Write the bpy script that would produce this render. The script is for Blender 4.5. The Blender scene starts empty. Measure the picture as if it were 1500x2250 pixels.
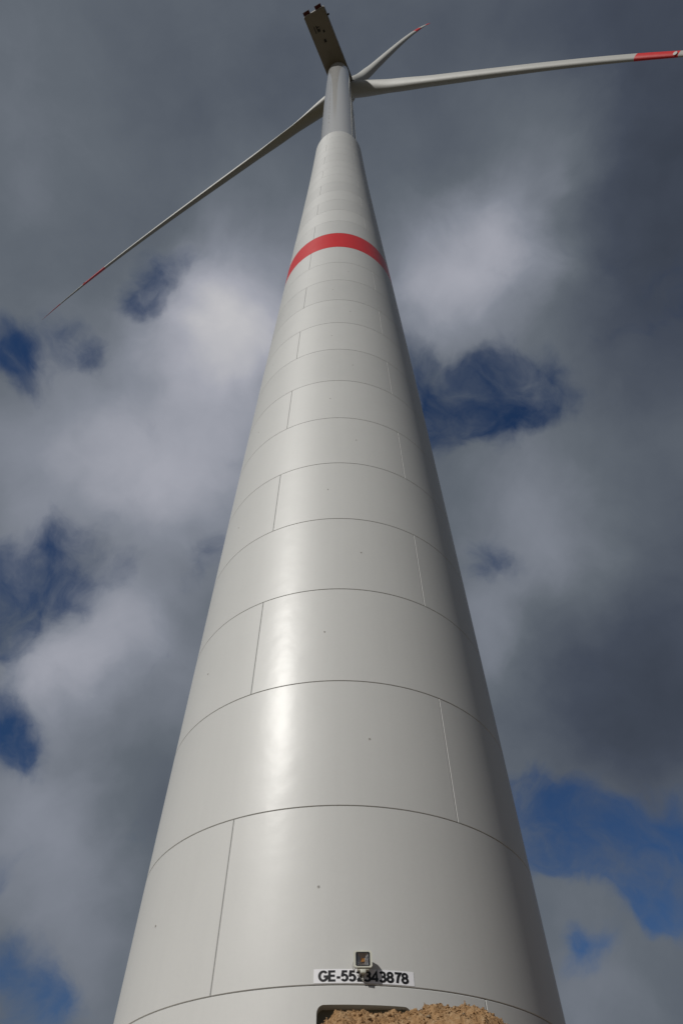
import bpy, bmesh, math, random
from mathutils import Vector, Matrix, noise

R = math.radians
scene = bpy.context.scene
COL = scene.collection

# ------------------------------------------------------------------ camera
CAM_POS = Vector((0.0, -17.1362, 1.6))
cam_d = bpy.data.cameras.new('camera')
cam = bpy.data.objects.new('camera', cam_d)
COL.objects.link(cam)
cx = Vector((0.99999293, -0.00129159, -0.00353058))
cy = Vector((0.00118822, -0.78240176, 0.62277289))
cz = -Vector((0.00356669, 0.62277268, 0.7823947))
cam.matrix_world = Matrix(((cx.x, cy.x, cz.x, CAM_POS.x), (cx.y, cy.y, cz.y, CAM_POS.y), (cx.z, cy.z, cz.z, CAM_POS.z), (0, 0, 0, 1)))
cam_d.sensor_fit = 'HORIZONTAL'
cam_d.sensor_width = 36.0
cam_d.lens = 36.0 * 1522.957 / 1500.0
cam_d.clip_start = 0.1
cam_d.clip_end = 12000
scene.camera = cam

# ------------------------------------------------------------------ exposure, sun
scene.view_settings.view_transform = 'Standard'
scene.view_settings.look = 'None'
scene.view_settings.gamma = 1
scene.view_settings.use_curve_mapping = False
scene.view_settings.exposure = 0.0
scene.render.resolution_x = 682
scene.render.resolution_y = 1024

SUN_AZ, SUN_EL = -140.0, 37.5           # azimuth clockwise from +Y


def direction(az, el):
    a, e = R(az), R(el)
    return Vector((math.sin(a) * math.cos(e), math.cos(a) * math.cos(e), math.sin(e)))


sun_d = bpy.data.lights.new('sun', 'SUN')
sun_d.energy = 2.8
sun_d.angle = R(0.6)
sun_d.color = (1.0, 0.975, 0.925)
sun = bpy.data.objects.new('sun', sun_d)
COL.objects.link(sun)
sun.rotation_euler = direction(SUN_AZ, SUN_EL).to_track_quat('Z', 'Y').to_euler()
sun.location = (-40, -60, 60)

# ------------------------------------------------------------------ world: blue sky behind broken cloud
world = bpy.data.worlds.new('World')
scene.world = world
world.use_nodes = True
nt = world.node_tree
nt.nodes.clear()


def N(tree, typ, **kw):
    n = tree.nodes.new(typ)
    for k, v in kw.items():
        setattr(n, k, v)
    return n


def val(tree, sock, v):
    if isinstance(v, bpy.types.NodeSocket):
        tree.links.new(v, sock)
    else:
        sock.default_value = v


def mathn(tree, op, a, b=0.0, c=None, clamp=False):
    n = N(tree, 'ShaderNodeMath', operation=op, use_clamp=clamp)
    val(tree, n.inputs[0], a)
    val(tree, n.inputs[1], b)
    if c is not None:
        val(tree, n.inputs[2], c)
    return n.outputs[0]


def noisen(tree, vec, scale, detail=4.0, rough=0.5, dist=0.0, out='Fac'):
    n = N(tree, 'ShaderNodeTexNoise')
    tree.links.new(vec, n.inputs['Vector'])
    n.inputs['Scale'].default_value = scale
    n.inputs['Detail'].default_value = detail
    n.inputs['Roughness'].default_value = rough
    n.inputs['Distortion'].default_value = dist
    return n.outputs[out]


def maprange(tree, v, a, b, c, d, interp='LINEAR'):
    n = N(tree, 'ShaderNodeMapRange', interpolation_type=interp)
    n.clamp = True
    val(tree, n.inputs['Value'], v)
    for i, x in zip(('From Min', 'From Max', 'To Min', 'To Max'), (a, b, c, d)):
        val(tree, n.inputs[i], x)
    return n.outputs['Result']


tc = N(nt, 'ShaderNodeTexCoord')
dirv = tc.outputs['Generated']


def warp(src, scale, amp, detail):
    col = noisen(nt, src, scale, detail, 0.55, 0, 'Color')
    s = N(nt, 'ShaderNodeVectorMath', operation='SUBTRACT')
    nt.links.new(col, s.inputs[0])
    s.inputs[1].default_value = (0.5, 0.5, 0.5)
    m = N(nt, 'ShaderNodeVectorMath', operation='SCALE')
    nt.links.new(s.outputs[0], m.inputs[0])
    m.inputs['Scale'].default_value = amp
    a = N(nt, 'ShaderNodeVectorMath', operation='ADD')
    nt.links.new(src, a.inputs[0])
    nt.links.new(m.outputs[0], a.inputs[1])
    return a.outputs[0]


wv = warp(warp(dirv, 7.0, 0.09, 2.0), 24.0, 0.035, 4.0)

# gaps between the clouds and thinner / thicker places: (azimuth, elevation, radius in degrees, amount)
GAPS = [(-35.3, 64.6, 2.1, -0.95), (-38.4, 63.3, 1.4, -0.5), (-36.6, 66.6, 1.6, -0.35), (-32.0, 69.0, 1.1, -0.55), (-41.2, 58.6, 1.6, -0.85), (-37.1, 58.2, 1.2, -0.65), (-47.9, 54.9, 1.7, -1.0), (-43.8, 55.0, 2.4, -0.4), (-33.0, 57.7, 1.4, -0.35), (-45.0, 53.6, 1.6, -0.45), (29.1, 59.0, 2.8, -1.15), (23.3, 58.5, 3.0, -0.9), (19.2, 60.3, 2.9, -0.8), (15.6, 58.9, 2.7, -0.85), (13.1, 57.0, 1.8, -0.9), (13.4, 64.7, 1.6, -0.6), (14.8, 62.4, 1.6, -0.6), (31.9, 56.8, 2.8, -0.35), (21.6, 56.9, 2.2, -0.4), (18.9, 58.3, 1.8, -0.4), (17.2, 46.0, 1.9, -0.7), (15.3, 45.0, 1.2, -0.4), (52.1, 58.2, 3.3, -0.4), (-34.5, 40.2, 3.0, -1.25), (-31.1, 37.1, 2.2, -0.85), (-30.5, 42.0, 2.3, -0.5), (-26.7, 41.0, 1.6, -0.75), (-30.7, 44.7, 2.0, -0.4), (-15.1, 46.8, 1.8, -1.0), (-17.0, 44.0, 1.2, -0.6), (-22.7, 43.8, 1.6, -0.5), (-33.1, 37.4, 2.2, -0.6), (-29.9, 31.9, 1.8, -0.9), (-27.3, 29.9, 1.6, -0.9), (-28.5, 28.7, 1.7, -0.6), (-24.8, 29.6, 1.4, -0.4), (-25.6, 22.4, 1.4, -0.6), (-24.9, 20.9, 1.1, -0.5), (-21.5, 16.0, 2.3, -0.75), (-19.1, 15.0, 1.8, -0.55), (-23.5, 17.4, 1.5, -0.6), (14.8, 27.7, 2.2, -1.0), (17.0, 25.0, 3.5, -1.25), (21.5, 23.5, 3.2, -1.25), (25.4, 22.6, 3.1, -1.2), (17.4, 28.6, 1.9, -0.7), (23.5, 21.0, 1.7, -0.9), (17.3, 18.3, 1.4, -0.95), (19.3, 18.5, 0.9, -0.5), (16.4, 18.8, 0.8, -0.5), (16.6, 21.6, 1.6, 0.45), (19.0, 20.8, 1.5, 0.4)]
THIN = [(-72.4, 68.7, 6.9, 0.05), (-63.4, 79.8, 8.4, -0.02), (78.4, 68.5, 7.7, -0.1), (60.7, 63.6, 7.5, -0.09), (50.1, 56.6, 6.2, -0.09), (56.2, 70.8, 4.7, 0.1), (45.8, 68.2, 4.7, 0.08), (25.8, 68.9, 5.4, 0.16), (17.0, 67.9, 3.8, 0.12), (37.5, 68.3, 4.2, 0.1), (30.4, 64.3, 6.5, 0.09), (-15.0, 69.9, 6.2, 0.13), (-26.0, 64.4, 4.9, 0.17), (-15.5, 64.1, 5.7, 0.15), (-16.9, 57.3, 9.1, 0.16), (-31.6, 52.6, 7.2, 0.14), (-20.7, 51.3, 7.2, 0.1), (-38.8, 49.3, 5.5, 0.08), (-23.3, 39.6, 3.8, 0.16), (-27.2, 34.8, 3.5, 0.22), (-19.3, 38.6, 6.2, 0.12), (-34.4, 43.6, 2.9, 0.08), (-22.9, 25.7, 4.8, 0.07), (-18.4, 20.4, 4.2, 0.05), (-16.8, 27.8, 3.8, -0.04), (-66.0, 66.3, 5.6, 0.03), (22.7, 48.2, 6.4, 0.1), (15.8, 40.1, 3.6, 0.12), (27.0, 46.1, 4.2, 0.05), (27.8, 34.3, 7.4, -0.12), (29.7, 31.8, 4.9, -0.08), (22.2, 30.4, 6.4, -0.05), (36.5, 42.4, 5.1, -0.06), (17.3, 21.2, 2.6, 0.02), (21.7, 19.6, 2.7, 0.03), (17.4, 16.0, 3.4, 0.07), (25.9, 54.1, 4.3, 0.05), (-22.5, 22.5, 4.5, 0.06), (-25, 27, 3.5, 0.06), (-18, 17, 3.5, 0.05), (20, 44, 5, 0.04),
        # thin bright cloud round the sun, behind the photographer
        (-140, 37, 16, 0.25), (-143, 44, 5, 0.35), (-136, 33, 5, 0.3), (-140, 30, 3.5, 0.25), (-146, 52, 6, 0.2), (-132, 24, 6, 0.2),
        (120, 40, 60, -0.08), (90, 20, 40, -0.06)]  # darker unseen sky to the right, added to deepen the tower's shaded side


def blobs(lst, start, grow):
    acc = start
    for az, el, rad, amt in lst:
        d = N(nt, 'ShaderNodeVectorMath', operation='DISTANCE')
        nt.links.new(wv, d.inputs[0])
        d.inputs[1].default_value = direction(az, el)
        m = maprange(nt, d.outputs['Value'], 0.0, R(rad) * grow, amt, 0.0, 'SMOOTHSTEP')
        acc = mathn(nt, 'ADD', acc, m)
    return acc


n1 = noisen(nt, wv, 5.0, 6.0, 0.55)
n2 = noisen(nt, dirv, 13.0, 4.0, 0.5, 0.3)
n3 = noisen(nt, wv, 2.2, 3.0, 0.5)
# elsewhere in the sky the cover is broken by noise alone
n4 = noisen(nt, wv, 11.0, 7.0, 0.58, 0.25)
cover0 = mathn(nt, 'MULTIPLY_ADD', n4, 2.0, 0.17)
gap = mathn(nt, 'MAXIMUM', blobs(GAPS, 0.0, 2.05), -1.08)
cover = mathn(nt, 'ADD', cover0, gap)
alpha = maprange(nt, cover, -0.30, 0.95, 0.0, 1.0, 'SMOOTHSTEP')
# density driven brightness of the cloud
b0 = mathn(nt, 'MULTIPLY_ADD', n1, 0.12, 0.33)
b0 = mathn(nt, 'MULTIPLY_ADD', n2, 0.05, b0)
bright = blobs([(a, e, r_, v * (1.0 if abs(a) > 100 else 0.85 if v > 0 else 0.6)) for a, e, r_, v in THIN], b0, 1.75)
ramp = N(nt, 'ShaderNodeValToRGB')
nt.links.new(bright, ramp.inputs['Fac'])
cr = ramp.color_ramp


def lin(c):
    c = c / 255.0
    return c / 12.92 if c <= 0.04045 else ((c + 0.055) / 1.055) ** 2.4


def srgb(r, g, b):
    return (lin(r), lin(g), lin(b), 1.0)


cr.elements[0].position = 0.18
cr.elements[0].color = srgb(44, 50, 60)
cr.elements[1].position = 1.0
cr.elements[1].color = srgb(255, 250, 240)
for pos, c in ((0.30, srgb(68, 75, 88)), (0.42, srgb(97, 104, 113)), (0.55, srgb(131, 136, 147)), (0.66, srgb(163, 165, 175))):
    e = cr.elements.new(pos)
    e.color = c
sky = N(nt, 'ShaderNodeTexSky', sky_type='NISHITA')
sky.sun_disc = False
sky.sun_elevation = R(SUN_EL)
sky.sun_rotation = R(SUN_AZ)
sky.air_density = 1.0
sky.dust_density = 0.3
sky.ozone_density = 3.0
bg_sky = N(nt, 'ShaderNodeBackground')
tint = N(nt, 'ShaderNodeMix', data_type='RGBA', blend_type='MULTIPLY')
tint.inputs['Factor'].default_value = 1.0
nt.links.new(sky.outputs[0], tint.inputs[6])
tint.inputs[7].default_value = (0.42, 0.62, 0.86, 1)      # clear deep blue of a washed sky
nt.links.new(tint.outputs[2], bg_sky.inputs['Color'])
bg_sky.inputs['Strength'].default_value = 0.05  # deep blue seen through the gaps
bg_cl = N(nt, 'ShaderNodeBackground')
nt.links.new(ramp.outputs['Color'], bg_cl.inputs['Color'])
bg_cl.inputs['Strength'].default_value = 1.0
mix = N(nt, 'ShaderNodeMixShader')
nt.links.new(alpha, mix.inputs[0])
nt.links.new(bg_sky.outputs[0], mix.inputs[1])
nt.links.new(bg_cl.outputs[0], mix.inputs[2])
wo = N(nt, 'ShaderNodeOutputWorld')
nt.links.new(mix.outputs[0], wo.inputs['Surface'])


# ------------------------------------------------------------------ materials
def mat(name, color, rough=0.5, metallic=0.0, spec=0.5):
    m = bpy.data.materials.new(name)
    m.use_nodes = True
    b = m.node_tree.nodes['Principled BSDF']
    b.inputs['Base Color'].default_value = (*color, 1)
    b.inputs['Roughness'].default_value = rough
    b.inputs['Metallic'].default_value = metallic
    b.inputs['Specular IOR Level'].default_value = spec
    return m


def paint(name, color, rough=0.3, var=0.03, bump=0.0, scale=0.6, rvar=0.08, streak=0.0, coat=0.0, crough=0.15):
    """Painted surface: slight change from piece to piece, faint dirt and streaks, uneven gloss."""
    m = mat(name, color, rough)
    t = m.node_tree
    b = t.nodes['Principled BSDF']
    geo = N(t, 'ShaderNodeNewGeometry')
    pos = geo.outputs['Position']
    oi = N(t, 'ShaderNodeObjectInfo')
    big = noisen(t, pos, scale, 5.0, 0.6)
    small = noisen(t, pos, scale * 30, 3.0, 0.6)
    f = mathn(t, 'MULTIPLY_ADD', mathn(t, 'SUBTRACT', oi.outputs['Random'], 0.5), var * 1.6, 1.0)
    f = mathn(t, 'MULTIPLY_ADD', mathn(t, 'SUBTRACT', big, 0.5), var * 1.5, f)
    f = mathn(t, 'MULTIPLY_ADD', mathn(t, 'SUBTRACT', small, 0.5), var, f)
    if streak:
        mp = N(t, 'ShaderNodeMapping')
        t.links.new(pos, mp.inputs['Vector'])
        mp.inputs['Scale'].default_value = (7, 7, 0.25)
        s = noisen(t, mp.outputs[0], 1.0, 5.0, 0.6)
        f = mathn(t, 'MULTIPLY_ADD', mathn(t, 'SUBTRACT', s, 0.5), streak, f)
    mul = N(t, 'ShaderNodeVectorMath', operation='SCALE')
    mul.inputs[0].default_value = color
    t.links.new(f, mul.inputs['Scale'])
    t.links.new(mul.outputs[0], b.inputs['Base Color'])
    rg = mathn(t, 'MULTIPLY_ADD', mathn(t, 'SUBTRACT', noisen(t, pos, scale * 1.7, 4.0, 0.55), 0.5), rvar * 2, rough)
    rg = mathn(t, 'MULTIPLY_ADD', mathn(t, 'SUBTRACT', oi.outputs['Random'], 0.5), rvar * 0.8, rg)
    t.links.new(rg, b.inputs['Roughness'])
    if bump:
        bp = N(t, 'ShaderNodeBump')
        bp.inputs['Strength'].default_value = 1.0
        bp.inputs['Distance'].default_value = bump
        h = mathn(t, 'MULTIPLY_ADD', small, 0.02, noisen(t, pos, scale * 2.2, 2.5, 0.5))
        t.links.new(h, bp.inputs['Height'])
        if coat:
            t.links.new(bp.outputs[0], b.inputs['Coat Normal'])
        else:
            t.links.new(bp.outputs[0], b.inputs['Normal'])
    if coat:
        b.inputs['Coat Weight'].default_value = coat
        b.inputs['Coat Roughness'].default_value = crough
    return m


M_CONC = paint('painted_concrete', (0.565, 0.565, 0.55), 0.5, 0.05, 0.013, 0.6, 0.05, 0.045, 0.28, 0.32)
M_REDC = paint('red_painted_concrete', (0.66, 0.020, 0.018), 0.36, 0.03, 0.006, 0.75, 0.04)
M_STEEL = paint('painted_steel', (0.58, 0.58, 0.575), 0.11, 0.02, 0.0, 0.3, 0.015, 0.03)
M_NAC = paint('nacelle_shell', (0.26, 0.235, 0.205), 0.5, 0.06, 0.0, 0.4)  # pale grey shell; shade and brown ground bounce put into the colour
M_BLADE = paint('blade_coating', (0.45, 0.45, 0.43), 0.6, 0.05, 0.0, 0.15)
M_BRED = paint('blade_red', (0.66, 0.020, 0.020), 0.42, 0.03)
M_DARK = mat('dark_rubber', (0.02, 0.02, 0.02), 0.6)
M_COLLAR = mat('collar_steel', (0.12, 0.12, 0.115), 0.5)
M_COOL = paint('cooler_red', (0.10, 0.012, 0.014), 0.5, 0.1)
M_DOOR = paint('door_paint', (0.22, 0.225, 0.19), 0.45, 0.05)
M_HOUS = paint('floodlight_housing', (0.62, 0.62, 0.54), 0.4, 0.06, 0.0, 6)
M_BOX = mat('terminal_box', (0.42, 0.42, 0.38), 0.5)
M_ALU = mat('reflector_aluminium', (0.72, 0.70, 0.68), 0.38, 1.0)
M_LED = mat('led_phosphor', (0.95, 0.42, 0.08), 0.5)
M_SIGN = paint('sign_film', (0.85, 0.85, 0.88), 0.4, 0.02, 0, 3)
M_INK = mat('sign_lettering', (0.012, 0.012, 0.014), 0.45)
M_CABLE = mat('cable', (0.35, 0.35, 0.33), 0.5)
M_PLUG = mat('plug', (0.16, 0.15, 0.13), 0.6)
M_PLUGR = mat('plug_ring', (0.40, 0.39, 0.36), 0.5)

m = bpy.data.materials.new('glass_cover')
m.use_nodes = True
gb = m.node_tree.nodes['Principled BSDF']
gb.inputs['Transmission Weight'].default_value = 1.0
gb.inputs['Roughness'].default_value = 0.02
gb.inputs['IOR'].default_value = 1.45
M_GLASS = m


def soil_material(name, c1, c2, c3, sc):
    m = mat(name, c1, 0.95, 0, 0.2)
    t = m.node_tree
    b = t.nodes['Principled BSDF']
    pos = N(t, 'ShaderNodeNewGeometry').outputs['Position']
    r = N(t, 'ShaderNodeValToRGB')
    a = noisen(t, pos, sc, 8.0, 0.65, 0.3)
    t.links.new(a, r.inputs['Fac'])
    r.color_ramp.elements[0].position = 0.30
    r.color_ramp.elements[0].color = (*c2, 1)
    r.color_ramp.elements[1].position = 0.72
    r.color_ramp.elements[1].color = (*c3, 1)
    e = r.color_ramp.elements.new(0.5)
    e.color = (*c1, 1)
    t.links.new(r.outputs[0], b.inputs['Base Color'])
    bp = N(t, 'ShaderNodeBump')
    bp.inputs['Distance'].default_value = 0.02 if sc > 5 else 0.05
    t.links.new(noisen(t, pos, sc * 8, 6.0, 0.7), bp.inputs['Height'])
    t.links.new(bp.outputs[0], b.inputs['Normal'])
    return m


M_SOIL = soil_material('heap_soil', (0.40, 0.24, 0.118), (0.25, 0.14, 0.062), (0.52, 0.37, 0.22), 9.0)
M_STONE = paint('pebble', (0.36, 0.28, 0.19), 0.8, 0.5, 0, 20)
M_GROUND = soil_material('field_soil', (0.095, 0.08, 0.05), (0.06, 0.06, 0.032), (0.14, 0.11, 0.07), 0.35)


# ------------------------------------------------------------------ helpers
def link(name, me, m=None, parent=None, smooth=True, sharp=30):
    if m is not None and not me.materials:
        for x in (m if isinstance(m, (list, tuple)) else [m]):
            me.materials.append(x)
    if smooth:
        for p in me.polygons:
            p.use_smooth = True
        me.set_sharp_from_angle(angle=R(sharp))
    o = bpy.data.objects.new(name, me)
    COL.objects.link(o)
    if parent is not None:
        o.parent = parent
    return o


def frombm(name, bm, m, parent=None, smooth=True, sharp=30):
    bmesh.ops.recalc_face_normals(bm, faces=bm.faces[:])
    me = bpy.data.meshes.new(name)
    bm.to_mesh(me)
    bm.free()
    return link(name, me, m, parent, smooth, sharp)


def add_box(bm, center, size, axes=None, bevel=0.0):
    c = Vector(center)
    if axes is None:
        axes = (Vector((1, 0, 0)), Vector((0, 1, 0)), Vector((0, 0, 1)))
    r = bmesh.ops.create_cube(bm, size=1.0)
    for v in r['verts']:
        p = v.co.copy()
        v.co = c + axes[0] * p.x * size[0] + axes[1] * p.y * size[1] + axes[2] * p.z * size[2]
    if bevel:
        es = list({e for v in r['verts'] for e in v.link_edges})
        bmesh.ops.bevel(bm, geom=es, offset=bevel, segments=2, affect='EDGES', profile=0.5)


def add_tube(bm, pts, rad, n=10, caps=True):
    rings = []
    pts = [Vector(p) for p in pts]
    up = Vector((0, 0, 1))
    for i, p in enumerate(pts):
        a = pts[max(i - 1, 0)]
        b = pts[min(i + 1, len(pts) - 1)]
        d = (b - a).normalized()
        s = d.cross(up)
        if s.length < 1e-3:
            s = d.cross(Vector((1, 0, 0)))
        s.normalize()
        u = s.cross(d)
        r = rad[i] if isinstance(rad, (list, tuple)) else rad
        rings.append([bm.verts.new(p + (s * math.cos(2 * math.pi * k / n) + u * math.sin(2 * math.pi * k / n)) * r) for k in range(n)])
    for a, b in zip(rings, rings[1:]):
        for k in range(n):
            bm.faces.new((a[k], a[(k + 1) % n], b[(k + 1) % n], b[k]))
    if caps:
        bm.faces.new(rings[0])
        bm.faces.new(rings[-1])


def add_lathe(bm, prof, origin, axis, n=64, closed=False):
    """prof: (radius, along) pairs turned round axis through origin."""
    ax = Vector(axis).normalized()
    s = ax.orthogonal().normalized()
    u = ax.cross(s)
    o = Vector(origin)
    rings = []
    for r, h in prof:
        if r < 1e-5:
            rings.append([bm.verts.new(o + ax * h)])
        else:
            rings.append([bm.verts.new(o + ax * h + (s * math.cos(2 * math.pi * k / n) + u * math.sin(2 * math.pi * k / n)) * r) for k in range(n)])
    for a, b in zip(rings, rings[1:]):
        if len(a) == 1 and len(b) == 1:
            continue
        for k in range(n):
            k2 = (k + 1) % n
            if len(a) == 1:
                bm.faces.new((a[0], b[k2], b[k]))
            elif len(b) == 1:
                bm.faces.new((a[k], a[k2], b[0]))
            else:
                bm.faces.new((a[k], a[k2], b[k2], b[k]))


def tagthing(o, label, cat, group=None):
    o['label'] = label
    o['category'] = cat
    if group:
        o['group'] = group


# ------------------------------------------------------------------ tower
RING_H = 3.0
Z_J0 = 1.6 + 3 * 1.3003                # height of the joint above the door
KN = [-3, 0, 4, 8, 13, 18, 22, 26, 27.2]
RN = [1.5648, 1.4996, 1.4126, 1.3200, 1.1875, 1.0454, 0.943, 0.868, 0.862]


def radius_raw(k):
    if k <= KN[0]:
        return RN[0] * 3
    for i in range(len(KN) - 1):
        if k <= KN[i + 1]:
            t = (k - KN[i]) / (KN[i + 1] - KN[i])
            return 3 * (RN[i] * (1 - t) + RN[i + 1] * t)
    return RN[-1] * 3


def radius(k):
    w = 0
    s = 0
    for j in range(-6, 7):
        q = j * 0.33
        g = math.exp(-q * q / 1.5)
        kk = k + q
        # linear extrapolation past the ends keeps the ends straight
        if kk > 27.2:
            rr = radius_raw(27.2) - (kk - 27.2) * 0.1
        else:
            rr = radius_raw(kk)
        s += g * rr
        w += g
    return s / w


def cyl(a_deg, r, z):
    a = R(a_deg)
    return Vector((r * math.sin(a), -r * math.cos(a), z))


def ring_bm(z0, z1, r0, r1, seam, wall=0.26, gap=0.010, ch=0.010):
    bm = bmesh.new()
    g = gap / 2
    for p in range(3):
        a0 = seam + 120 * p
        ga = math.degrees(gap / 2 / r0)
        ca = math.degrees(ch / r0)
        cols = [(a0 + ga, 1), (a0 + ga + ca, 0)]
        n = 60
        lo, hi = a0 + ga + ca, a0 + 120 - ga - ca
        cols += [(lo + (hi - lo) * i / n, 0) for i in range(1, n + 1)]
        cols.append((a0 + 120 - ga, 1))
        rows = []
        for a, e in cols:
            d = ch * e
            rr = lambda z: r0 + (r1 - r0) * (z - z0) / (z1 - z0)
            za, zb = z0 + g, z1 - g
            prof = [(rr(za) - wall, za), (rr(za) - ch, za), (rr(za + ch) - d, za + ch), (rr(zb - ch) - d, zb - ch), (rr(zb) - ch, zb), (rr(zb) - wall, zb)]
            if e:
                prof[1] = (rr(za) - ch * 1.5, za)
                prof[4] = (rr(zb) - ch * 1.5, zb)
            rows.append([bm.verts.new(cyl(a, r, z)) for r, z in prof])
        for A, B in zip(rows, rows[1:]):
            for i in range(6):
                j = (i + 1) % 6
                bm.faces.new((A[i], B[i], B[j], A[j]))
        bm.faces.new(rows[0])
        bm.faces.new(rows[-1][::-1])
    return bm


turbine = bpy.data.objects.new('wind_turbine', None)
COL.objects.link(turbine)
turbine.empty_display_size = 2
tagthing(turbine, 'tall white wind turbine on a tapering segmented tower with one red band', 'wind turbine')

SEAM_EVEN, SEAM_ODD = -27.83, 32.01
rings = {}
for k in range(-3, 27):
    z0 = Z_J0 + k * RING_H
    z1 = z0 + RING_H
    if z1 < 0.5:
        continue
    seam = SEAM_EVEN if k % 2 == 0 else SEAM_ODD
    red = (k == 13)
    bm = ring_bm(z0, z1, radius(k), radius(k + 1), seam)
    o = frombm('tower_ring', bm, M_REDC if red else M_CONC, turbine)
    if red:
        o['label'] = 'red painted tower ring'
    rings[k] = o

# door opening in the lowest visible ring: real cut with rounded corners and a reveal
DOOR_Z1 = 1.6 + 3.635
DOOR_Z0 = 1.6 + 1.22
DX0, DX1 = -0.355, 1.115
bm = bmesh.new()
rc = 0.11
out = []
for (cxx, czz, s0) in ((DX1 - rc, DOOR_Z1 - rc, 0), (DX0 + rc, DOOR_Z1 - rc, 90), (DX0 + rc, DOOR_Z0 + rc, 180), (DX1 - rc, DOOR_Z0 + rc, 270)):
    for i in range(9):
        a = R(s0 + i * 90 / 8)
        out.append((cxx + rc * math.cos(a), czz + rc * math.sin(a)))
v0 = [bm.verts.new((x, -6.0, z)) for x, z in out]
v1 = [bm.verts.new((x, -3.2, z)) for x, z in out]
for i in range(len(out)):
    j = (i + 1) % len(out)
    bm.faces.new((v0[i], v0[j], v1[j], v1[i]))
bm.faces.new(v0)
bm.faces.new(v1)
cutter = frombm('cutter', bm, M_DOOR, None, False)
md = rings[-1].modifiers.new('opening', 'BOOLEAN')
md.operation = 'DIFFERENCE'
md.object = cutter
md.solver = 'EXACT'
dg = bpy.context.evaluated_depsgraph_get()
me = bpy.data.meshes.new_from_object(rings[-1].evaluated_get(dg))
rings[-1].modifiers.clear()
rings[-1].data = me
me.set_sharp_from_angle(angle=R(30))
bpy.data.objects.remove(cutter)

# door leaf behind the reveal
door_y = -4.22
bm = bmesh.new()
add_box(bm, ((DX0 + DX1) / 2, door_y, (DOOR_Z0 + DOOR_Z1) / 2), (DX1 - DX0 + 0.2, 0.06, DOOR_Z1 - DOOR_Z0 + 0.2), bevel=0.004)
add_box(bm, ((DX0 + DX1) / 2, door_y - 0.045, (DOOR_Z0 + DOOR_Z1) / 2), (DX1 - DX0 - 0.26, 0.03, DOOR_Z1 - DOOR_Z0 - 0.26), bevel=0.006)
door = frombm('door', bm, M_DOOR, turbine)
bm = bmesh.new()
hx = DX1 - 0.22
add_tube(bm, [(hx, door_y - 0.05, DOOR_Z0 + 1.05), (hx, door_y - 0.11, DOOR_Z0 + 1.05), (hx - 0.13, door_y - 0.11, DOOR_Z0 + 1.05)], 0.012)
frombm('handle', bm, M_COLLAR, door)

# lifting anchor plugs: a small ring with a dark centre on every tower ring
for k in range(0, 12):
    for az in ((-4.7, -51.3) if k % 2 == 0 else (8.3,)):
        z = Z_J0 + (k + 0.5) * RING_H
        r = radius(k + 0.5)
        nrm = cyl(az, 1, 0).normalized()
        bm = bmesh.new()
        add_lathe(bm, [(0.026, -0.01), (0.026, 0.0015), (0.021, 0.003), (0.018, 0.003), (0.018, -0.01)], cyl(az, r, z), nrm, 20)
        p = frombm('anchor_plug', bm, M_PLUGR, turbine)
        bm = bmesh.new()
        add_lathe(bm, [(0.0, 0.002), (0.010, 0.002), (0.010, -0.012)], cyl(az, r, z), nrm, 12)
        frombm('plug_centre', bm, M_PLUG, p)

# adapter between concrete and steel, then the steel tube
ZK = lambda k: Z_J0 + k * RING_H
bm = bmesh.new()
prof = [(radius(27.0) - 0.012, ZK(27) + 0.004), (radius(27) - 0.0, ZK(27) + 0.014)]
rs = 2.13
for i in range(1, 13):
    t = i / 12
    prof.append((rs + (radius(27) - rs) * math.cos(t * math.pi / 2) ** 0.6, ZK(27) + 1.75 * t ** 1.1))
prof.append((rs - 0.1, ZK(27) + 1.751))
add_lathe(bm, prof, (0, 0, 0), (0, 0, 1), 160)
frombm('adapter_ring', bm, M_CONC, turbine)

Z_TOP = 1.6 + 157.55
Z_S = ZK(27) + 1.6
prof_steel = [(Z_S, 2.12), (95 + 1.6, 2.15), (112, 2.18), (128, 2.17), (142, 2.10), (157.0 + 1.6, 2.0)]


def rsteel(z):
    for (a, ra), (b, rb) in zip(prof_steel, prof_steel[1:]):
        if z <= b:
            t = (z - a) / (b - a)
            return ra + (rb - ra) * t
    return prof_steel[-1][1]


cuts = [Z_S, Z_S + 22.0, Z_S + 46.0, 157.0 + 1.6]
for a, b in zip(cuts, cuts[1:]):
    bm = bmesh.new()
    nseg = 8
    pr = [(rsteel(a) - 0.05, a + 0.001)]
    for i in range(nseg + 1):
        z = a + (b - a) * i / nseg
        pr.append((rsteel(z), max(a + 0.004, min(z, b - 0.004))))
    pr.append((rsteel(b) - 0.05, b - 0.001))
    add_lathe(bm, pr, (0, 0, 0), (0, 0, 1), 160)
    frombm('steel_section', bm, M_STEEL, turbine)
bm = bmesh.new()
add_lathe(bm, [(1.9, 158.4), (1.93, 158.5), (1.93, 159.25), (2.08, 159.25), (2.08, 159.45)], (0, 0, 0), (0, 0, 1), 96)
frombm('yaw_collar', bm, M_COLLAR, turbine)

# short row of bolt heads up the steel tube, and a cable along its right flank
for i in range(16):
    z = 96.5 + i * 2.35 + (0.7 if i % 3 == 1 else 0)
    nrm = cyl(-33, 1, 0).normalized()
    bm = bmesh.new()
    add_lathe(bm, [(0.0, 0.05), (0.05, 0.045), (0.075, 0.02), (0.08, -0.02)], cyl(-33, rsteel(z), z), nrm, 10)
    frombm('bolt_head', bm, M_STEEL, turbine)
bm = bmesh.new()
add_tube(bm, [cyl(66, rsteel(z) + 0.05, z) for z in (90, 98, 106, 114, 120)], 0.05, 8)
frombm('cable_duct', bm, M_STEEL, turbine)

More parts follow.
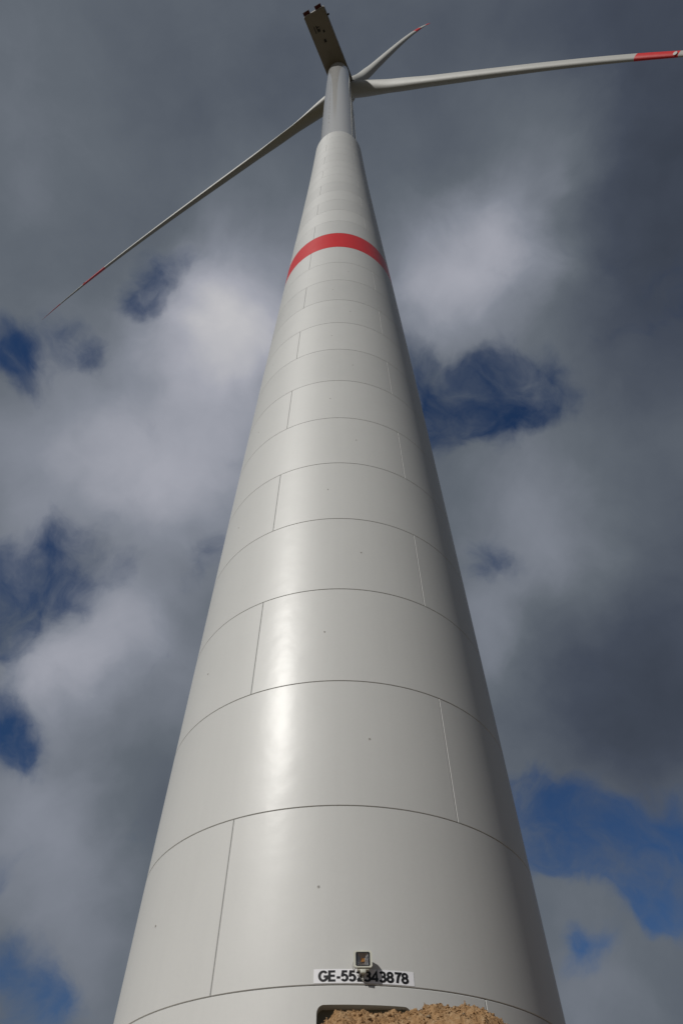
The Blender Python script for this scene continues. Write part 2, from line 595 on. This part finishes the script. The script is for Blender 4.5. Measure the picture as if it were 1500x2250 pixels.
# ------------------------------------------------------------------ nacelle
AZN = R(-25.11)
tail = Vector((math.sin(AZN), -math.cos(AZN), 0))
side = Vector((math.cos(AZN), math.sin(AZN), 0))
zup = Vector((0, 0, 1))
TILT = 0.056
fwd = -tail * math.cos(TILT) + zup * math.sin(TILT)
rup = side.cross(fwd)
if rup.z < 0:
    rup = -rup
NW = 4.107
NB = Z_TOP + 0.05
NH = 4.3
LR = 10.81
LF = 2.2
bm = bmesh.new()
# side view outline of the shell (along tail, height), extruded across the width
ol = [(LR, 0.0), (LR, NH - 0.5), (LR - 0.5, NH), (-LF + 0.6, NH), (-LF, NH - 0.8), (-LF, 0.5), (-LF + 0.4, 0.0)]
for sgn in (0,):
    A = [bm.verts.new(Vector((0, 0, NB)) + tail * x + zup * z - side * NW / 2) for x, z in ol]
    B = [bm.verts.new(Vector((0, 0, NB)) + tail * x + zup * z + side * NW / 2) for x, z in ol]
    for i in range(len(ol)):
        j = (i + 1) % len(ol)
        bm.faces.new((A[i], A[j], B[j], B[i]))
    bm.faces.new(A)
    bm.faces.new(B)
bmesh.ops.bevel(bm, geom=bm.edges[:], offset=0.14, segments=3, affect='EDGES')
nac = frombm('nacelle', bm, M_NAC, turbine)


def npt(along_tail, across, up):
    return Vector((0, 0, NB)) + tail * along_tail + side * across + zup * up


axes_n = (tail, side, zup)
for across in (-1.36, 1.0):
    bm = bmesh.new()
    add_box(bm, npt(LR + 0.3, across, 1.6), (0.56, 1.2, 1.5), axes_n, 0.05)
    c = frombm('cooler', bm, M_COOL, nac)
    bm = bmesh.new()
    for i in range(9):
        add_box(bm, npt(LR + 0.59, across, 1.0 + i * 0.15), (0.04, 1.05, 0.05), axes_n)
    frombm('cooler_grille', bm, M_DARK, c)
bm = bmesh.new()
add_box(bm, npt(9.3, NW / 2 + 0.12, 0.65), (0.3, 0.3, 0.12), axes_n, 0.02)
add_tube(bm, [npt(9.3, NW / 2 + 0.25, 0.5), npt(9.3, NW / 2 + 0.25, 1.0)], 0.18, 14)
frombm('obstruction_light', bm, M_DARK, nac)
# hatches and vents under the nacelle
for (al, ac, sx, sy, nm) in ((8.1, -1.0, 1.1, 0.14, 'drain_vent'), (8.15, -0.55, 1.1, 0.14, 'drain_vent'), (7.8, -0.28, 0.45, 0.35, 'drain_vent'),
                             (8.35, -0.28, 0.14, 0.4, 'drain_vent'), (7.35, 0.45, 0.42, 0.32, 'hatch'), (5.9, 0.05, 0.55, 0.4, 'hatch'), (3.9, -0.1, 0.5, 0.4, 'hatch')):
    bm = bmesh.new()
    add_box(bm, npt(al, ac, -0.02), (sx, sy, 0.06), axes_n, 0.01)
    frombm(nm, bm, M_DARK if al > 5 else M_NAC, nac)
for al in (9.9, 7.2, 4.5, 2.4):
    for sgn in (-1, 1):
        bm = bmesh.new()
        add_box(bm, npt(al, sgn * (NW / 2 + 0.015), 2.0), (0.08, 0.05, 3.6), axes_n)
        frombm('panel_rib', bm, M_NAC, nac)

# ------------------------------------------------------------------ rotor
HUB = Vector((0, 0, Z_TOP + 0.5156 * 3)) + fwd * 1.0788 * 3
bm = bmesh.new()
add_lathe(bm, [(0.0, 2.6), (0.55, 2.5), (1.1, 2.15), (1.5, 1.5), (1.72, 0.6), (1.75, -0.4), (1.68, -1.2), (1.5, -1.7), (0.0, -1.72)], HUB, fwd, 48)
hub = frombm('rotor_hub', bm, M_BLADE, turbine, True, 40)
PH, BL, CONE, PB, PC = 0.318, 26.1669 * 3, 0.1133, -0.0809, 0.074
F1, F2, F3 = 0.7693, 0.8468, 0.9299


def lerp_tab(tab, s):
    for (a, va), (b, vb) in zip(tab, tab[1:]):
        if s <= b:
            t = (s - a) / (b - a)
            t2 = t * t * (3 - 2 * t) if a < 0.19 else t
            return va + (vb - va) * t2
    return tab[-1][1]


CHORD = [(0, 2.95), (0.04, 2.95), (0.17, 2.35), (0.3, 2.0), (0.45, 1.75), (0.6, 1.5), (0.77, 1.25), (0.9, 0.9), (0.97, 0.55), (1.0, 0.1)]
THICK = [(0, 2.95), (0.04, 2.93), (0.17, 1.6), (0.3, 1.3), (0.45, 1.0), (0.6, 0.72), (0.77, 0.48), (0.9, 0.22), (1.0, 0.03)]
TWIST = [(0, 60), (0.08, 55), (0.18, 44), (0.3, 35), (0.5, 29), (0.75, 25), (1.0, 22)]
stations = sorted(set([0.0, 0.02, 0.04] + [0.04 + 0.16 * i / 14 for i in range(1, 15)] + [0.2 + 0.8 * i / 36 for i in range(1, 36)] + [F1, F2, F3, 0.985, 0.993, 1.0]))
NP = 48
for i in range(3):
    a = PH + i * 2 * math.pi / 3
    dr = side * math.sin(a) + rup * math.cos(a)
    mo = side * math.cos(a) - rup * math.sin(a)
    center = lambda s: HUB + BL * (dr * s + fwd * (CONE * s + PB * s * s + PC * s ** 3))
    bm = bmesh.new()
    loops = []
    s_root = 1.4 / BL
    for s in stations:
        ss = max(s, s_root)
        c, th, g = lerp_tab(CHORD, ss), lerp_tab(THICK, ss), R(lerp_tab(TWIST, ss))
        w = max(0.0, min(1.0, (ss - 0.04) / 0.15))
        w = w * w * (3 - 2 * w)
        cd = mo * math.cos(g) + fwd * math.sin(g)
        nd = -fwd * math.cos(g) + mo * math.sin(g)
        lp = []
        for q in range(NP):
            ang = 2 * math.pi * q / NP
            x = 0.5 - 0.5 * math.cos(ang)              # 0 leading edge .. 1 trailing edge
            up_side = 1 if ang <= math.pi else -1
            yt = 5 * (0.2969 * math.sqrt(x) - 0.126 * x - 0.3516 * x * x + 0.2843 * x ** 3 - 0.1015 * x ** 4)
            camber = 0.035 * 4 * x * (1 - x)
            fx, fy = (0.5 - x) * c, up_side * yt * th * (1.0 if up_side > 0 else 0.85) + camber * c
            kx, ky = 0.5 * math.cos(ang) * c, 0.5 * math.sin(ang) * th
            X = kx * (1 - w) + fx * w
            Y = ky * (1 - w) + fy * w
            lp.append(bm.verts.new(center(ss) + cd * X + nd * Y))
        loops.append((s, lp))
    for (sa, A), (sb, B) in zip(loops, loops[1:]):
        mid = (sa + sb) / 2
        mi = 1 if (F1 < mid < F2 or mid > F3) else 0
        for q in range(NP):
            f = bm.faces.new((A[q], A[(q + 1) % NP], B[(q + 1) % NP], B[q]))
            f.material_index = mi
    bm.faces.new(loops[0][1])
    bm.faces.new(loops[-1][1])
    bl = frombm('blade', bm, [M_BLADE, M_BRED], turbine, True, 45)
    # lightning receptor near the outer end of the first red band
    s = F2 - 0.006
    g = R(lerp_tab(TWIST, s))
    cd = mo * math.cos(g) + fwd * math.sin(g)
    nd = -fwd * math.cos(g) + mo * math.sin(g)
    th, c = lerp_tab(THICK, s), lerp_tab(CHORD, s)
    bm = bmesh.new()
    add_lathe(bm, [(0.0, 0.06), (0.28, 0.05), (0.30, -0.15)], center(s) + cd * (0.05 * c) + nd * (th * 0.49 + 0.035 * c), nd, 20)
    frombm('lightning_receptor', bm, M_BLADE, bl)
    # dark root seal
    bm = bmesh.new()
    add_tube(bm, [HUB + dr * 1.3, HUB + dr * 1.95], 1.58, 40)
    frombm('blade_bearing', bm, M_COLLAR, hub)

# ------------------------------------------------------------------ number sign on the tower
SZ0, SZ1 = 1.6 + 3.925, 1.6 + 4.122
SA0, SA1 = -5.25, 15.38


def rwall(z):
    return radius((z - Z_J0) / RING_H)


bm = bmesh.new()
na = 40
front, back = [], []
for i in range(na + 1):
    a = SA0 + (SA1 - SA0) * i / na
    front.append([bm.verts.new(cyl(a, rwall(z) + 0.004, z)) for z in (SZ0, SZ1)])
    back.append([bm.verts.new(cyl(a, rwall(z) + 0.0005, z)) for z in (SZ0, SZ1)])
for i in range(na):
    bm.faces.new((front[i][0], front[i + 1][0], front[i + 1][1], front[i][1]))
    bm.faces.new((back[i][1], back[i + 1][1], back[i + 1][0], back[i][0]))
    bm.faces.new((front[i][1], front[i + 1][1], back[i + 1][1], back[i][1]))
    bm.faces.new((back[i][0], back[i + 1][0], front[i + 1][0], front[i][0]))
bm.faces.new((front[0][0], front[0][1], back[0][1], back[0][0]))
bm.faces.new((front[na][0], back[na][0], back[na][1], front[na][1]))
sign_plate = frombm('number_sign', bm, M_SIGN)
tagthing(sign_plate, 'long white sign lettered GE-552343878 above the tower door', 'sign')
sign_plate['label'] = 'long white strip sign with black letters and numbers above the tower door'

# letters: stroked outlines (units: cap height 1), bent round the tower
GL = {}


def arc(cx_, cy_, rx, ry, a0, a1, n=14):
    return [(cx_ + rx * math.cos(R(a0 + (a1 - a0) * i / n)), cy_ + ry * math.sin(R(a0 + (a1 - a0) * i / n))) for i in range(n + 1)]


W_ = 0.60
GL['G'] = (0.74, [arc(0.37, 0.5, 0.30, 0.43, 38, 330, 24), [(0.66, 0.20), (0.66, 0.46), (0.40, 0.46)]])
GL['E'] = (0.62, [[(0.56, 0.925), (0.11, 0.925), (0.11, 0.075), (0.58, 0.075)], [(0.11, 0.52), (0.53, 0.52)]])
GL['-'] = (0.38, [[(0.05, 0.36), (0.33, 0.36)]])
GL['5'] = (0.60, [[(0.50, 0.925), (0.17, 0.925), (0.115, 0.53)] + arc(0.28, 0.34, 0.215, 0.265, 135, -150, 22)])
GL['2'] = (0.60, [arc(0.28, 0.69, 0.205, 0.235, 165, -15, 14) + [(0.44, 0.52), (0.10, 0.11)], [(0.07, 0.075), (0.51, 0.075)]])
GL['3'] = (0.60, [arc(0.27, 0.71, 0.185, 0.215, 155, -85, 14) + [(0.22, 0.50)], [(0.22, 0.52)] + arc(0.27, 0.29, 0.215, 0.225, 85, -155, 16)])
GL['4'] = (0.60, [[(0.40, 0.02), (0.40, 0.93), (0.06, 0.30), (0.06, 0.255), (0.54, 0.255)]])
GL['8'] = (0.60, [arc(0.28, 0.72, 0.175, 0.205, 0, 360, 22), arc(0.28, 0.29, 0.21, 0.22, 0, 360, 24)])
GL['7'] = (0.60, [[(0.06, 0.925), (0.50, 0.925), (0.33, 0.58), (0.24, 0.02)]])


def stroke(bm, pts, hw, place, eps):
    """flat ribbon polygon along a polyline with mitred joints"""
    closed = (abs(pts[0][0] - pts[-1][0]) + abs(pts[0][1] - pts[-1][1])) < 1e-6
    P = [Vector((x, y, 0)) for x, y in pts]
    if closed:
        P = P[:-1]
    n = len(P)
    L, Rr = [], []
    for i in range(n):
        a = P[(i - 1) % n] if (closed or i > 0) else None
        b = P[(i + 1) % n] if (closed or i < n - 1) else None
        d1 = (P[i] - a).normalized() if a is not None else None
        d2 = (b - P[i]).normalized() if b is not None else None
        d1 = d1 if d1 is not None else d2
        d2 = d2 if d2 is not None else d1
        n1 = Vector((-d1.y, d1.x, 0))
        n2 = Vector((-d2.y, d2.x, 0))
        mm = n1 + n2
        if mm.length < 1e-4:
            mm = n1
        mm.normalize()
        k = 1.0 / max(0.45, mm.dot(n1))
        L.append(bm.verts.new(place(P[i] + mm * hw * k, eps)))
        Rr.append(bm.verts.new(place(P[i] - mm * hw * k, eps)))
    rng = range(n) if closed else range(n - 1)
    for i in rng:
        j = (i + 1) % n
        bm.faces.new((Rr[i], Rr[j], L[j], L[i]))


TEXT = 'GE-552343878'
tot = sum(GL[c][0] for c in TEXT)
TX0, TX1 = -4.25, 14.25           # azimuths where the lettering starts and ends
CAPH = 0.149
tz0 = SZ0 + 0.024
bm = bmesh.new()
u = 0.0
ei = 0
for c in TEXT:
    wd, strokes = GL[c]
    for st in strokes:
        ei += 1

        def place(p, eps, u=u):
            a = TX0 + (TX1 - TX0) * (u + p.x) / tot
            z = tz0 + p.y * CAPH
            return cyl(a, rwall(z) + 0.0065 + eps, z)
        stroke(bm, st, 0.106, place, (ei % 3) * 0.0006)
    u += wd
me = bpy.data.meshes.new('lettering')
bm.to_mesh(me)
bm.free()
let = link('lettering', me, M_INK, sign_plate, False)

# ------------------------------------------------------------------ floodlight
FX, FZ = 0.372, 1.6 + 4.215
fl = bpy.data.objects.new('floodlight', None)
COL.objects.link(fl)
wall_y = -math.sqrt(rwall(FZ) ** 2 - FX ** 2)
fl.location = (FX, wall_y, FZ)
tagthing(fl, 'small square cream floodlight fixed to the tower wall over the sign', 'floodlight')


def octo(w, h, c):
    return [(-w + c, -h), (w - c, -h), (w, -h + c), (w, h - c), (w - c, h), (-w + c, h), (-w, h - c), (-w, -h + c)]


def add_prism_y(bm, o1, y1, o2, y2, cap1=True, cap2=True):
    A = [bm.verts.new((x, y1, z)) for x, z in o1]
    B = [bm.verts.new((x, y2, z)) for x, z in o2]
    n = len(A)
    for i in range(n):
        j = (i + 1) % n
        bm.faces.new((A[i], A[j], B[j], B[i]))
    if cap1:
        bm.faces.new(A)
    if cap2:
        bm.faces.new(B)
    return A, B


YF = -0.165         # face of the lamp, out from the wall
HW, HH = 0.148, 0.120
bm = bmesh.new()
o_out = octo(HW, HH, 0.022)
o_in = octo(HW - 0.034, HH - 0.020, 0.016)
A = [bm.verts.new((x, YF, z)) for x, z in o_out]
B = [bm.verts.new((x, YF, z)) for x, z in o_in]
C = [bm.verts.new((x, YF + 0.035, z)) for x, z in octo(HW - 0.036, HH - 0.022, 0.016)]
D = [bm.verts.new((x, YF + 0.05, z)) for x, z in o_out]
E_ = [bm.verts.new((x, YF + 0.10, z)) for x, z in octo(HW * 0.8, HH * 0.8, 0.02)]
for P, Q in ((A, B), (B, C), (A, D), (D, E_)):
    for i in range(8):
        j = (i + 1) % 8
        bm.faces.new((P[i], P[j], Q[j], Q[i]))
bm.faces.new(E_)
add_box(bm, (0, YF + 0.025, HH + 0.006), (0.045, 0.03, 0.012), bevel=0.002)
add_box(bm, (0, YF + 0.055, -HH - 0.012), (0.19, 0.075, 0.034), bevel=0.008)
for i in range(7):
    add_box(bm, (-0.075 + i * 0.025, YF + 0.13, 0), (0.004, 0.04, 0.17))
hs = frombm('housing', bm, M_HOUS, fl)
bm = bmesh.new()
A = [bm.verts.new((x, YF - 0.002, z)) for x, z in octo(HW - 0.033, HH - 0.019, 0.016)]
B = [bm.verts.new((x, YF - 0.002, z)) for x, z in octo(HW - 0.046, HH - 0.031, 0.010)]
C = [bm.verts.new((x, YF + 0.02, z)) for x, z in octo(HW - 0.046, HH - 0.031, 0.010)]
for P, Q in ((A, B), (B, C)):
    for i in range(8):
        j = (i + 1) % 8
        bm.faces.new((P[i], P[j], Q[j], Q[i]))
frombm('gasket', bm, M_DARK, fl, False)
bm = bmesh.new()
w1 = HH - 0.030
w2 = 0.026
sq = lambda w: [(-w, -w), (w, -w), (w, w), (-w, w)]
add_prism_y(bm, sq(w1), YF + 0.012, sq(w2), YF + 0.062, False, True)
rf = frombm('reflector', bm, M_ALU, fl, False)
bm = bmesh.new()
add_box(bm, (0, YF + 0.054, 0), (0.052, 0.006, 0.05), bevel=0.001)
frombm('light_chip', bm, M_LED, rf, False)
bm = bmesh.new()
add_box(bm, (0, YF + 0.008, 0), (2 * (HW - 0.045), 0.004, 2 * (HH - 0.030)))
frombm('glass', bm, M_GLASS, fl, False)
bm = bmesh.new()
add_box(bm, (0.0, -0.012, -0.185), (0.045, 0.02, 0.05), bevel=0.004)
add_box(bm, (0.0, -0.07, -0.185), (0.036, 0.12, 0.006))
add_box(bm, (0.0, -0.13, -0.165), (0.09, 0.055, 0.05), bevel=0.006)
frombm('bracket', bm, M_HOUS, fl)
bm = bmesh.new()
add_box(bm, (0.0, -0.04, -0.235), (0.036, 0.045, 0.045), bevel=0.006)
add_tube(bm, [(0.0, -0.045, -0.255), (0.0, -0.045, -0.275)], 0.010, 12)
frombm('junction_box', bm, M_BOX, fl)
bm = bmesh.new()
add_tube(bm, [(-0.10, YF + 0.09, 0.02), (-0.150, YF + 0.10, -0.01), (-0.165, YF + 0.11, -0.06), (-0.15, YF + 0.13, -0.11), (-0.11, YF + 0.17, -0.16), (-0.07, -0.06, -0.20), (-0.035, -0.045, -0.24)], 0.0045, 8)
frombm('cable', bm, M_CABLE, fl)

# ------------------------------------------------------------------ ground with the raised pad round the tower
bm = bmesh.new()
radii = [0.0, 4.0, 4.6, 5.5, 6.5, 7.2, 7.8, 8.4, 9.0, 9.6, 10.2, 10.8, 11.4, 12.0, 12.6, 13.2, 13.8, 14.4, 15, 15.8, 17, 19, 24, 32, 45, 70, 120, 220, 420, 900, 2000, 5000]
ns = 96


def pad(r):
    t = (r - 10.9) / (15.5 - 10.9)
    t = max(0.0, min(1.0, t))
    return 2.72 * (1 - t * t * (3 - 2 * t))


prev = None
for r in radii:
    if r == 0:
        cur = [bm.verts.new((0, 0, 2.72))]
    else:
        cur = []
        for k in range(ns):
            a = 2 * math.pi * k / ns
            x, y = r * math.cos(a), r * math.sin(a)
            z = pad(r)
            if r > 5:
                z += 0.10 * (noise.noise(Vector((x * 0.5, y * 0.5, 3))) + 0.5 * noise.noise(Vector((x * 1.7, y * 1.7, 9)))) * min(1, (r - 5) / 3)
            if r > 400:
                z += 6 * noise.noise(Vector((x * 0.002, y * 0.002, 1)))
            cur.append(bm.verts.new((x, y, z)))
    if prev is not None:
        for k in range(ns):
            k2 = (k + 1) % ns
            if len(prev) == 1:
                bm.faces.new((prev[0], cur[k], cur[k2]))
            else:
                bm.faces.new((prev[k], cur[k], cur[k2], prev[k2]))
    prev = cur
t_ = M_GROUND.node_tree
b_ = t_.nodes['Principled BSDF']
src = b_.inputs['Base Color'].links[0].from_socket
pos_ = N(t_, 'ShaderNodeNewGeometry').outputs['Position']
ln = N(t_, 'ShaderNodeVectorMath', operation='LENGTH')
t_.links.new(pos_, ln.inputs[0])
dd = mathn(t_, 'MULTIPLY_ADD', noisen(t_, pos_, 0.4, 6.0, 0.65), 9.0, ln.outputs['Value'])
mk = maprange(t_, dd, 17.0, 26.0, 1.0, 0.0, 'SMOOTHSTEP')
mx = N(t_, 'ShaderNodeMix', data_type='RGBA')
t_.links.new(mk, mx.inputs[0])
t_.links.new(src, mx.inputs[6])
rp = N(t_, 'ShaderNodeValToRGB')
t_.links.new(noisen(t_, pos_, 2.5, 8.0, 0.7), rp.inputs['Fac'])
rp.color_ramp.elements[0].position = 0.3
rp.color_ramp.elements[0].color = (0.12, 0.075, 0.04, 1)
rp.color_ramp.elements[1].position = 0.7
rp.color_ramp.elements[1].color = (0.28, 0.18, 0.10, 1)
t_.links.new(rp.outputs[0], mx.inputs[7])
t_.links.new(mx.outputs[2], b_.inputs['Base Color'])
g = frombm('ground', bm, M_GROUND)
g['kind'] = 'structure'

# ------------------------------------------------------------------ heap of excavated soil in front of the door
HY = -17.136 + 9.0
CREST = [(-1.6, 2.62), (-0.9, 2.98), (-0.5, 3.3), (-0.35, 3.83), (-0.19, 4.03), (-0.05, 4.10), (0.2, 4.145), (0.44, 4.105), (0.72, 4.11), (0.82, 4.145), (1.07, 4.18), (1.27, 4.175), (1.35, 4.20), (1.48, 4.18), (1.64, 4.12), (1.68, 4.07), (1.79, 4.0), (2.1, 3.7), (2.7, 3.1), (3.3, 2.7), (3.8, 2.5)]


def crest(x):
    if x <= CREST[0][0] or x >= CREST[-1][0]:
        return 2.4
    for (a, za), (b, zb) in zip(CREST, CREST[1:]):
        if x <= b:
            t = (x - a) / (b - a)
            return za + (zb - za) * t
    return 2.4


def turb(p, oct_=5, lac=2.1, gain=0.55):
    s, a, f = 0.0, 1.0, 1.0
    for _ in range(oct_):
        s += a * (abs(noise.noise(p * f)) * 2 - 0.45)
        a *= gain
        f *= lac
    return s


xs = []
x = -2.3
while x < 4.6:
    xs.append(x)
    x += 0.010 if -0.35 < x < 1.95 else 0.05
ys = []
y = -2.6
while y < 2.6:
    ys.append(y)
    y += 0.010 if -0.62 < y < 0.14 else 0.05
V, F = [], []
for yy in ys:
    for xx in xs:
        c = crest(xx) - 0.03
        d = abs(yy)
        h = max(c - 0.72 * (math.sqrt(d * d + 0.04) - 0.2), 2.42)
        wp = Vector((xx, yy, h))
        big = 0.055 * noise.noise(wp * 2.3 + Vector((7, 1, 2)))
        lump = 0.055 * turb(wp * 4.5 + Vector((3, 8, 1)), 6, 2.3, 0.60)
        cell = noise.voronoi(wp * 17 + Vector((0.3, 0.1, 0)) + Vector((1, 1, 1)) * 0.6 * noise.noise(wp * 30))[0]
        crumb = 0.013 * max(0.0, 0.62 - cell[0])
        cell2 = noise.voronoi(wp * 42)[0]
        crumb += 0.006 * max(0.0, 0.6 - cell2[0])
        sx = 0.018 * noise.noise(wp * 14 + Vector((31, 0, 0)))
        sy = 0.018 * noise.noise(wp * 14 + Vector((0, 57, 0)))
        fine = 0.006 * noise.noise(wp * 60)
        V.append((xx + sx, HY + yy + sy, h + big * min(1, max(0, -yy + 0.3)) + lump + crumb + fine))
nx = len(xs)
for j in range(len(ys) - 1):
    for i in range(nx - 1):
        q = j * nx + i
        F.append((q, q + 1, q + nx + 1, q + nx))
surf = {(i, j): Vector(V[j * nx + i]) for j in range(len(ys)) for i in range(nx)}
random.seed(11)
ICO = {}
for sub in (1, 2, 3):
    b_ = bmesh.new()
    bmesh.ops.create_icosphere(b_, subdivisions=sub, radius=1.0)
    b_.verts.index_update()
    ICO[sub] = ([v.co.copy() for v in b_.verts], [tuple(v.index for v in f.verts) for f in b_.faces])
    b_.free()


def clod(c, r, sub=2):
    q = Vector((random.uniform(-9, 9), random.uniform(-9, 9), random.uniform(-9, 9)))
    sc = Vector((random.uniform(0.7, 1.3), random.uniform(0.7, 1.3), random.uniform(0.5, 0.95)))
    vs, fs = ICO[sub]
    o_ = []
    for p in vs:
        k = 1 + 0.55 * noise.noise(p * 1.6 + q) + 0.35 * noise.noise(p * 4.0 + q)
        o_.append((c.x + p.x * sc.x * r * k, c.y + p.y * sc.y * r * k, c.z + p.z * sc.z * r * k))
    return o_, fs


for _ in range(15000):
    i = random.randrange(len(xs))
    j = random.randrange(len(ys))
    inside = -0.33 < xs[i] < 1.95 and -0.60 < ys[j] < 0.14
    if not inside and random.random() > 0.25:
        continue
    r = 0.0025 + 0.009 * random.random() ** 2.8
    if random.random() < 0.012:
        r = random.uniform(0.014, 0.026)
    if not inside:
        r *= 2
    vs, fs = clod(surf[(i, j)] + Vector((0, 0, r * 0.3)), r, 2 if r > 0.011 else 1)
    n0 = len(V)
    V.extend(vs)
    F.extend([tuple(n0 + k for k in f) for f in fs])
me = bpy.data.meshes.new('soil_heap')
me.from_pydata(V, [], F)
me.update()
heap = link('soil_heap', me, M_SOIL, None, True, 38)
tagthing(heap, 'crumbly heap of sunlit orange brown soil in front of the tower door', 'soil heap')
for (xx, yy, r) in ((1.28, -0.38, 0.026), (0.42, -0.12, 0.014), (0.92, -0.45, 0.022), (1.62, -0.02, 0.012), (0.1, -0.2, 0.012)):
    i = min(range(len(xs)), key=lambda q: abs(xs[q] - xx))
    j = min(range(len(ys)), key=lambda q: abs(ys[q] - yy))
    vs, fs = clod(surf[(i, j)] + Vector((0, 0, r * 0.4)), r, 3)
    me = bpy.data.meshes.new('pebble')
    me.from_pydata(vs, [], fs)
    link('pebble', me, M_STONE, heap)
